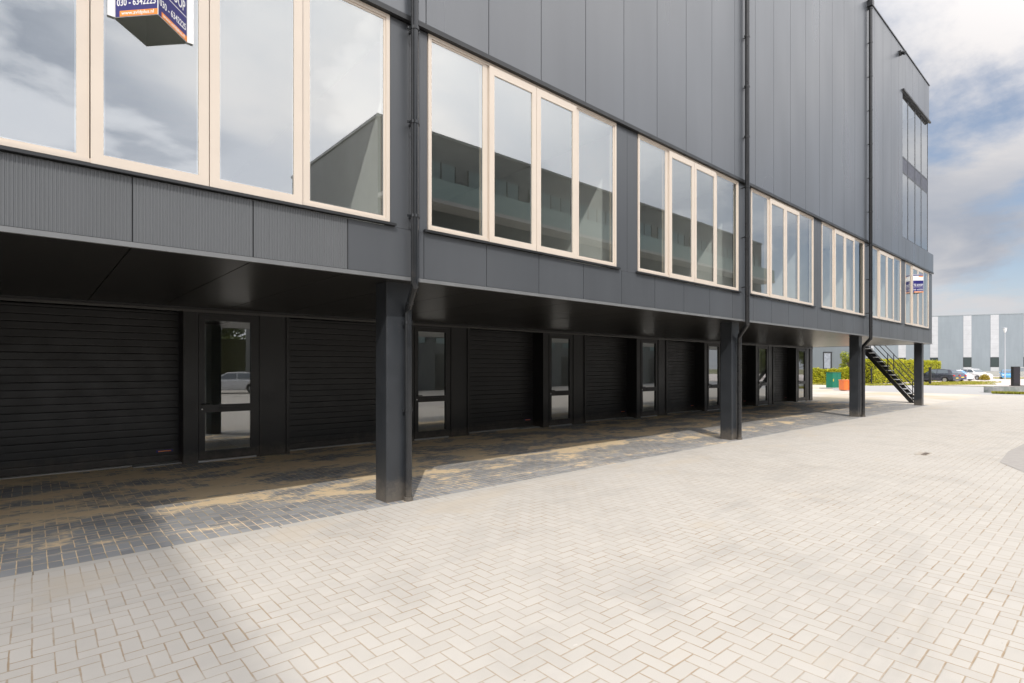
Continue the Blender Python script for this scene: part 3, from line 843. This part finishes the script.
b = MB(); b.box(sw - ww + .12, sw + ww - .22, -.03, -.002, z0, z1); b.build('pane', principled('blinds behind glass', (.28, .30, .34), .2, noise=.25, nscale=3), f_)

# office row across the yard (behind the camera, mirrored in the first floor windows)
ob = empty('office_building', (12.97, -18.9, 0)); tag(ob, 'dark clad office row across the yard, mirrored in the cream-framed windows', 'building')
M['opp'] = cladding_material('dark opposite cladding', (.09, .095, .097), 1.0, 0, .5, .1)
b = MB(); b.box(0, 43, -12, 0, 0, 14.3); b.build('wall', M['opp'], ob)
b = MB(); b.box(-.06, 43.06, -12.06, .08, 14.302, 14.45); b.build('roof_edge', M['lip'], ob)
M['opp_glass'] = principled('opposite glazing', (.14, .20, .195), .06, spec=.9)
for z0, z1 in ((3.6, 6.1), (6.9, 9.2), (10.7, 12.9)):
    for i in range(9):
        b = MB(); a = .9 + i * 4.7; b.box(a, a + 3.8, .002, .05, z0, z1)
        w = b.build('window', M['opp_glass'], ob)
        m_ = MB()
        for q in range(5): m_.box(a + q * .95 - .03, a + q * .95 + .03, .051, .09, z0, z1)
        m_.build('frame', M['flash'], w)
b = MB()
for z in (10.45,):
    b.box(0, 43, .004, 1.3, z - .2, z); 
b.build('balcony', M['concrete'], ob)
b = MB()
b.box(0, 43, 1.22, 1.25, 10.4, 11.5); b.build('balustrade', principled('green glass balustrade', (.24, .33, .31), .08, spec=.8), ob)
b = MB()
for i in range(9): b.box(.9 + i * 4.7, 3.9 + i * 4.7, .002, .04, 0.02, 2.8)
b.build('shutter', M['garage'], ob)
for i in range(3):
    b = MB(); b.box(-.05, -.002, -9.5 + i * 3, -7.4 + i * 3, 7.2, 9.6); w = b.build('window', M['white'], ob)
    m_ = MB(); m_.box(-.07, -.051, -9.4 + i * 3, -7.5 + i * 3, 7.3, 9.5); m_.build('pane', M['opp_glass'], w)

# tall block left of the camera whose shadow falls over the near paving
tb = empty('apartment_block', (-34, -52, 0)); tag(tb, 'tall brick block left of the yard that throws the soft shadow on the near paving', 'building')
HB = 24.0; XR = 1.04 - HB / math.tan(R(47)) * math.sin(R(37)) + 34
b = MB(); b.box(0, XR, 0, 38, 0, HB); b.build('wall', principled('grey-brown brick', (.25, .2, .17), .85, noise=.2), tb)
b = MB(); b.box(0, XR, 0, 38, HB + .002, HB + .03); b.build('roof', M['roofing'], tb)
for fl_ in range(7):
    for i in range(8):
        b = MB(); b.box(XR + .002, XR + .05, 2 + i * 4.5, 4.2 + i * 4.5, 1.2 + fl_ * 3.2, 2.9 + fl_ * 3.2); b.build('window', M['opp_glass'], tb)

# ------------------------------------------------------------------ cars
M['tyre'] = principled('tyre rubber', (.02, .02, .02), .8)
M['rim'] = principled('alloy rim', (.5, .5, .52), .3, metal=.7)
M['carglass'] = principled('car window glass', (.09, .115, .14), .05, spec=.9)
M['taillight'] = principled('red tail lamp', (.55, .02, .02), .2)
M['headlight'] = principled('headlamp', (.75, .78, .8), .1)
def car(p, yaw, paint, label, kind='hatch', glass=None):
    """nose points to local +x"""
    ro = empty('parked_car', p, yaw); tag(ro, label, 'car', 'cars parked beyond the road')
    Lh, Wd = 4.3, 1.78
    if kind == 'suv':
        prof = [(-2.15, .42, .80), (-2.18, .80, .84), (-2.10, 1.02, .85), (-1.7, 1.06, .88), (0.9, 1.04, .89), (1.75, .94, .86), (2.1, .78, .8), (2.15, .45, .78)]
        roof = [(-2.02, 1.03), (-1.78, 1.52), (-.9, 1.64), (.15, 1.60), (1.0, 1.03)]
    else:
        prof = [(-2.0, .38, .78), (-2.05, .72, .82), (-1.95, .94, .84), (-1.5, .95, .87), (0.9, .93, .88), (1.7, .82, .85), (2.05, .66, .78), (2.1, .40, .76)]
        roof = [(-1.9, .95), (-1.45, 1.36), (-.7, 1.47), (.2, 1.43), (1.15, .92)]
    mb = MB()
    def arch(x):    # sill height with wheel arches
        z = .24
        for wx in (-1.32, 1.34):
            dx = abs(x - wx)
            if dx < .38: z = max(z, .30 + math.sqrt(max(0, .38 ** 2 - dx * dx)))
        return z
    xs = sorted(set([q[0] for q in prof] + [-1.72, -1.62, -1.5, -1.32, -1.14, -1.02, -.92, .94, 1.04, 1.16, 1.34, 1.52, 1.64, 1.74, 0]))
    def top(x):
        pr = [q for q in prof]
        for (a, za, wa), (c, zc, wc) in zip(pr[1:-1], pr[2:-1]):
            if a <= x <= c:
                f = (x - a) / (c - a + 1e-9); return za + (zc - za) * f, wa + (wc - wa) * f
        return (prof[1][1], prof[1][2]) if x <= prof[1][0] else (prof[-2][1] - .06, prof[-2][2] - .01)
    secs = []
    for x in xs:
        tz, hw = top(x); zb = min(arch(x), tz - .08); n = len(mb.v)
        ring = [(hw * .93, zb), (hw, min(zb + .12, tz - .05)), (hw, (zb + tz) * .5 + .05), (hw * .97, tz - .06), (hw * .86, tz)]
        pts = [(x, y, z) for y, z in ring] + [(x, -y, z) for y, z in reversed(ring)]
        mb.v += pts; secs.append(n)
    k = 10
    for a, c in zip(secs, secs[1:]):
        for i in range(k): mb.f.append((a + i, a + (i + 1) % k, c + (i + 1) % k, c + i)); mb.mi.append(0)
    mb.f.append(tuple(secs[0] + i for i in range(k))); mb.f.append(tuple(secs[-1] + i for i in reversed(range(k)))); mb.mi += [0, 0]
    # greenhouse
    n0 = len(mb.v); kk = len(roof)
    ro_pts = []
    for i, (x, z) in enumerate(roof):
        w_b = .76; w_t = .60
        f = (z - .93) / .6
        w = w_b + (w_t - w_b) * max(0, min(1, f)); ro_pts.append((x, w, z))
    base_z = [top(max(-1.99, min(x, 2)))[0] - .03 for x, _ in roof]
    for (x, w, z) in ro_pts: mb.v += [(x, w, z), (x, -w, z)]
    for i in range(kk - 1):
        a = n0 + 2 * i; mb.f.append((a, a + 1, a + 3, a + 2)); mb.mi.append(0)
    nb = len(mb.v)
    for (x, w, z), bz in zip(ro_pts, base_z): mb.v += [(x, .77, bz), (x, -.77, bz)]
    for i in range(kk - 1):
        for s_ in (0, 1):
            a = n0 + 2 * i + s_; c = nb + 2 * i + s_; mb.f.append((a, a + 2, c + 2, c)); mb.mi.append(0)
    body = mb.build('body', paint, ro, smooth=True)
    body.modifiers.new('bev', 'BEVEL').width = .03
    # glazing, just proud of the cabin
    def lerp(a, b, f): return tuple(a[i] + (b[i] - a[i]) * f for i in range(len(a)))
    for nm, i in (('rear_window', 0), ('windscreen', kk - 2)):
        (xa, wa, za), (xb, wb, zb) = ro_pts[i], ro_pts[i + 1]
        A_, B_ = (xa, wa, za), (xb, wb, zb); p_ = lerp(A_, B_, .12); q_ = lerp(A_, B_, .9)
        off = -.02 if i == 0 else .02
        g_ = MB(); g_.quad((p_[0] + off, -p_[1] * .92, p_[2] + .015), (p_[0] + off, p_[1] * .92, p_[2] + .015), (q_[0] + off, q_[1] * .92, q_[2] + .015), (q_[0] + off, -q_[1] * .92, q_[2] + .015))
        g_.build(nm, glass or M['carglass'], ro)
    for s_ in (1, -1):
        tz0 = ro_pts[2][2]
        for xa, xb, xc, xd in ((-1.35, -.42, -.42, -1.15), (-.34, .78, .25, -.34)) if kind != 'suv' else ((-1.7, -.5, -.5, -1.5), (-.42, .72, .18, -.42)):
            zb_ = (1.0 if kind != 'suv' else 1.10); zt_ = tz0 - .11
            g_ = MB(); yb_, yt_ = .785 * s_, .665 * s_
            g_.quad((xa, yb_, zb_), (xb, yb_, zb_), (xc, yt_, zt_), (xd, yt_, zt_)); g_.build('side_window', glass or M['carglass'], ro)
    for wx in (-1.32, 1.34):
        for s_ in (1, -1):
            t_ = MB(); t_.tube([(wx, s_ * .66, .33), (wx, s_ * .86, .33)], .33, 20); w_ = t_.build('wheel', M['tyre'], ro)
            t_ = MB(); t_.tube([(wx, s_ * .855, .33), (wx, s_ * .875, .33)], .21, 16); t_.build('rim', M['rim'], w_)
    for s_ in (1, -1):
        zz_ = .86 if kind == 'suv' else .78
        t_ = MB(); t_.box(-2.21 if kind == 'suv' else -2.08, -1.95, s_ * .62 - .16, s_ * .62 + .16, zz_ - .09, zz_ + .07); t_.build('tail_light', M['taillight'], ro)
        t_ = MB(); t_.box(1.9, 2.14 if kind != 'suv' else 2.17, s_ * .58 - .17, s_ * .58 + .17, .58, .7); t_.build('headlight', M['headlight'], ro)
        t_ = MB(); t_.box(.62, .8, s_ * .93 - .09, s_ * .93 + .09, .98, 1.1); t_.build('mirror', paint, ro)
    t_ = MB(); t_.box(-2.2 if kind == 'suv' else -2.09, -2.0, -.26, .26, .5, .61); t_.build('number_plate', principled('yellow plate', (.8, .6, .08), .5), ro)
    return ro
def paint(name, c): return principled(name, c, .25, coat=.6, noise=.03)
VA = math.atan2(CS, SN)         # heading of the line of sight
car(at(936, 66, -.03), VA + R(26), paint('dark blue-grey paint', (.035, .04, .06)), 'dark blue-grey estate car parked nearest the hedge end', 'suv')
car(at(945.5, 72, -.03), VA + R(18), paint('midnight blue paint', (.03, .035, .09)), 'midnight blue hatchback with red tail lamps between the dark estate and white cars')
car(at(957, 76, -.03), VA + R(-188), paint('bright white paint', (.8, .8, .82)), 'white hatchback with blue-tinted glass beside the midnight blue car', glass=principled('blue tinted glass', (.1, .25, .45), .08))
car(at(974.5, 80, -.03), VA + R(-178), paint('cream white paint', (.78, .77, .76)), 'rightmost white car, next to the yellow shrub', 'suv')
car(at(1007.5, 86, -.03), VA + R(141), paint('sky blue paint', (.08, .32, .6)), 'sky blue car partly hidden by the black pillar')
car((10.2, -24, 0), R(200), paint('silver white paint', (.74, .75, .77)), 'silver white car across the yard, mirrored in the nearest glass door')

# little yellow shrub by the white car
sh = empty('shrub', at(984.5, 76, -.03)); tag(sh, 'small mustard-yellow shrub right of the white cars', 'shrub')
mb = MB()
def fn():
    v = Vector((rnd.gauss(0, 1), rnd.gauss(0, 1), abs(rnd.gauss(0, 1)))).normalized()
    return Vector((v.x * .6, v.y * .6, .1 + v.z * .8)) * rnd.uniform(.6, 1.05), v
leaves(mb, fn, 900, .16); mb.build('foliage', leaf_material('mustard leaves', (.3, .24, .03), (.45, .34, .05)), sh, fix=False)
mb = MB(); mb.tube([(0, 0, 0), (0, .05, .5)], .03, 6); mb.build('stem', M['bark'], sh)

# ------------------------------------------------------------------ street furniture
lm = empty('street_lamp', at(1005, 84, -.03)); tag(lm, 'tall white street lamp in front of the pale warehouse', 'street lamp')
mb = MB(); mb.tube([(0, 0, 0), (0, 0, 1.0), (0, 0, 7.2)], [.085, .07, .045], 12); mb.build('pole', principled('pale grey post', (.46, .47, .50), .5), lm, smooth=True)
mb = MB(); mb.tube([(0, 0, 7.2), (0, 0, 7.3), (0, 0, 7.75), (0, 0, 7.85)], [.07, .13, .24, .24], 16); mb.build('lamp_head', principled('lamp glass', (.75, .76, .76), .3), lm, smooth=True)
mb = MB(); mb.tube([(0, 0, 7.86), (0, 0, 7.92), (0, 0, 7.98)], [.29, .27, .1], 16); mb.build('lamp_cap', principled('lamp cap', (.45, .46, .48), .4), lm, smooth=True)

def bollard(p, h, r, label, group='black posts by the hedge'):
    ro = empty('bollard', p); tag(ro, label, 'bollard', group)
    mb = MB(); mb.cbox(-r, r, -r, r, .02, h, .02); mb.build('post', M['black'], ro)
    mb = MB(); mb.cbox(-r * 1.6, r * 1.6, -r * 1.6, r * 1.6, 0, .02, .02); mb.build('base_plate', M['black'], ro)
    mb = MB(); mb.box(-r * 1.05, r * 1.05, -r * 1.05, r * 1.05, h + .001, h + .03); mb.build('cap', M['flash'], ro)
bollard(at(930, 55.5, -.01), 1.78, .10, 'slim black post right of the last column, in front of the dark estate car')
bollard(at(871.5, 55, -.01), 1.75, .055, 'thin dark post in front of the tall hedge under the staircase')

kp = empty('sign_pillar', at(1015.5, 52, -.01), -YAW); tag(kp, 'thick black free-standing pillar on a base plate at the right edge', 'pillar')
mb = MB(); mb.cbox(-.34, .34, -.15, .15, .06, 1.86, .03); mb.build('body', M['black'], kp)
mb = MB(); mb.cbox(-.36, .62, -.3, .3, 0, .06, .03); mb.build('base_plate', M['black'], kp)
mb = MB(); mb.box(-.28, .28, -.158, -.1505, .3, 1.75); mb.build('front_panel', principled('dark panel', (.02, .018, .024), .2), kp)
br = MB(); br.tube([(.35, .05, 1.78), (1.8, .05, 1.76)], .03, 8); br.build('barrier_arm', principled('grey bar', (.5, .5, .5), .5), kp)

# low curved kerb wall of the traffic island
kw = empty('kerb_wall', at(996, 37.3, -.01), -YAW); tag(kw, 'low grey concrete kerb wall with a rounded end at the right edge', 'kerb wall')
mb = MB(); pts = []
for i in range(13):
    a = math.pi / 2 + math.pi * i / 12; pts.append((.65 + .65 * math.cos(a), .7 + .7 * math.sin(a)))
pts += [(12, 0.0), (12, .34), (1.1, .34)]
inner = []
mb.prism([(x, y) for x, y in pts[:13]] + [(12, 0.0), (12, 1.4)], 0, .40); 
mb.build('wall', ground_mat('weathered kerb concrete', (.27, .28, .27), (.38, .38, .37), 3, c3=(.22, .24, .22), s3=1.2), kw)
mb = MB(); mb.box(1.0, 11.9, .3, 1.25, .401, .43); mb.build('planting_bed', principled('bed soil', (.2, .19, .17), .95, noise=.3), kw)
mb = MB(); mb.box(2.9, 3.4, -.03, -.003, .0, .38); mb.build('marker_stone', principled('white stone', (.6, .6, .59), .8), kw)

# green cabinet and orange box under the overhang, far off
gc = empty('utility_cabinet', at(833.5, 45, -.004), -YAW + R(22)); tag(gc, 'bottle-green steel cabinet on a grey slab in front of the low hedge', 'cabinet')
M['green'] = principled('green enamel', (.0, .16, .09), .35, noise=.08)
mb = MB(); mb.cbox(-.50, .50, -.30, .30, .10, 1.34, .02); mb.build('body', M['green'], gc)
mb = MB(); mb.box(-.53, .53, -.33, .33, 1.341, 1.375); mb.build('lid', principled('dark green lid', (.0, .12, .07), .4), gc)
mb = MB(); mb.box(.03, .04, -.305, -.3005, .14, 1.31); mb.build('door_seam', M['black'], gc)
mb = MB(); mb.box(-.45, -.38, -.32, -.3005, .62, .82); mb.build('handle', principled('yellow handle', (.7, .5, .05), .4), gc)
mb = MB(); mb.box(-.9, .9, -.6, .6, 0, .10); mb.build('slab', M['concrete'], gc)
oc = empty('storage_box', at(848, 41, -.004), -YAW); tag(oc, 'bright orange box with ribbed sides beside the green cabinet', 'box')
M['orange'] = principled('orange plastic', (.85, .2, .05), .45, noise=.08)
mb = MB(); mb.cbox(-.5, .5, -.35, .35, .06, .78, .04)
for i in range(4): mb.box(-.42 + i * .24, -.34 + i * .24, -.37, -.351, .1, .7)
mb.build('body', M['orange'], oc)
mb = MB(); mb.cbox(-.53, .53, -.38, .38, .781, .84, .04); mb.build('lid', principled('orange lid', (.8, .24, .09), .45), oc)
mb = MB()
for a in (-.4, .3): mb.box(a, a + .1, -.3, .3, 0, .06)
mb.build('skid', M['concrete'], oc)

# ------------------------------------------------------------------ camera
cam = bpy.data.cameras.new('camera'); co = bpy.data.objects.new('camera', cam); COL.objects.link(co)
co.location = (0, -CAM_D, CAM_H); co.rotation_euler = (R(90), 0, -YAW)
cam.sensor_width = 36; cam.lens = FPX / 1024 * 36; cam.shift_y = (367.98 - 341.5) / 1024
cam.clip_start = .05; cam.clip_end = 3000
scene.camera = co

# ------------------------------------------------------------------ sun and sky
EL, AZ = R(47), R(37)       # light travels towards +x*sin(AZ), +y*cos(AZ)
sun = bpy.data.lights.new('sun', 'SUN'); so_ = bpy.data.objects.new('sun', sun); COL.objects.link(so_)
sun.energy = 2.4; sun.angle = R(.53); sun.color = (1, .955, .89)
dirv = Vector((math.sin(AZ) * math.cos(EL), math.cos(AZ) * math.cos(EL), -math.sin(EL)))
so_.rotation_euler = dirv.to_track_quat('-Z', 'Y').to_euler()
w = bpy.data.worlds.new('World'); scene.world = w; w.use_nodes = True
t = w.node_tree; N, L = t.nodes, t.links; B = NB(t)
sky = N.new('ShaderNodeTexSky'); sky.sky_type = 'NISHITA'; sky.sun_disc = False
sky.sun_elevation = EL; sky.sun_rotation = math.atan2(-dirv.x, -dirv.y); sky.air_density = 1.0; sky.dust_density = .8; sky.ozone_density = 1.0
tc = N.new('ShaderNodeTexCoord'); sp = N.new('ShaderNodeSeparateXYZ'); L.new(tc.outputs['Generated'], sp.inputs[0])
zc = B.m('ADD', B.m('MAXIMUM', sp.outputs[2], 0.0), .16)
pv = B.vec(B.m('DIVIDE', sp.outputs[0], zc), B.m('DIVIDE', sp.outputs[1], zc), 3.1)
n1 = B.noise(pv, .75, 9, .58, .25)
n2 = B.noise(pv, 1.9, 8, .6, .3)
mask = B.ramp(B.m('ADD', n1, B.m('MULTIPLY', B.m('SUBTRACT', n2, .5), .22)), .37, .52)
shade = B.ramp(B.m('ADD', B.noise(pv, .9, 6, .55, .5), B.m('MULTIPLY', B.m('SUBTRACT', n2, .5), .35)), .36, .64)
lowz = B.m('ADD', sp.outputs[2], B.m('MULTIPLY', B.m('SUBTRACT', n2, .5), .16))
low = B.m('MULTIPLY', B.ramp(lowz, .13, .19), B.ramp(lowz, .33, .25))
shade = B.m('MULTIPLY', shade, B.m('SUBTRACT', 1.0, B.m('MULTIPLY', low, .58)))
cb = B.mix(shade, (2.75, 3.05, 3.65), (5.15, 4.98, 4.95))
# clouds on the sun's side are lit through and much brighter
dp = N.new('ShaderNodeVectorMath'); dp.operation = 'DOT_PRODUCT'
L.new(tc.outputs['Generated'], dp.inputs[0]); dp.inputs[1].default_value = tuple(-dirv)
glow = B.ramp(dp.outputs['Value'], -.38, .75, 1.0, 4.1)
gs = N.new('ShaderNodeVectorMath'); gs.operation = 'SCALE'; L.new(B.mix(B.ramp(dp.outputs['Value'], -.3, .4), cb, B.mix(.45, cb, (4.9, 4.75, 4.55))), gs.inputs[0]); L.new(glow, gs.inputs['Scale'])
cover = B.m('MAXIMUM', mask, B.m('MULTIPLY', B.ramp(dp.outputs['Value'], -.3, .3, 0.0, .85), B.ramp(B.m('ADD', sp.outputs[0], B.m('MULTIPLY', B.m('SUBTRACT', n2, .5), .5)), -.12, .22, .35, 1.0)))
haz = B.mix(.35, sky.outputs[0], (2.6, 3.1, 4.1))
ccol = B.mix(cover, haz, gs.outputs[0])
hz = B.ramp(sp.outputs[2], .0, .20, .75, 0.0)
ccol = B.mix(hz, ccol, (4.9, 5.05, 5.4))
bg = N['Background']; L.new(ccol, bg.inputs['Color']); bg.inputs['Strength'].default_value = .13
scene.view_settings.view_transform = 'Standard'; scene.view_settings.look = 'None'
scene.view_settings.gamma = 1; scene.view_settings.use_curve_mapping = False
scene.view_settings.exposure = 0.05
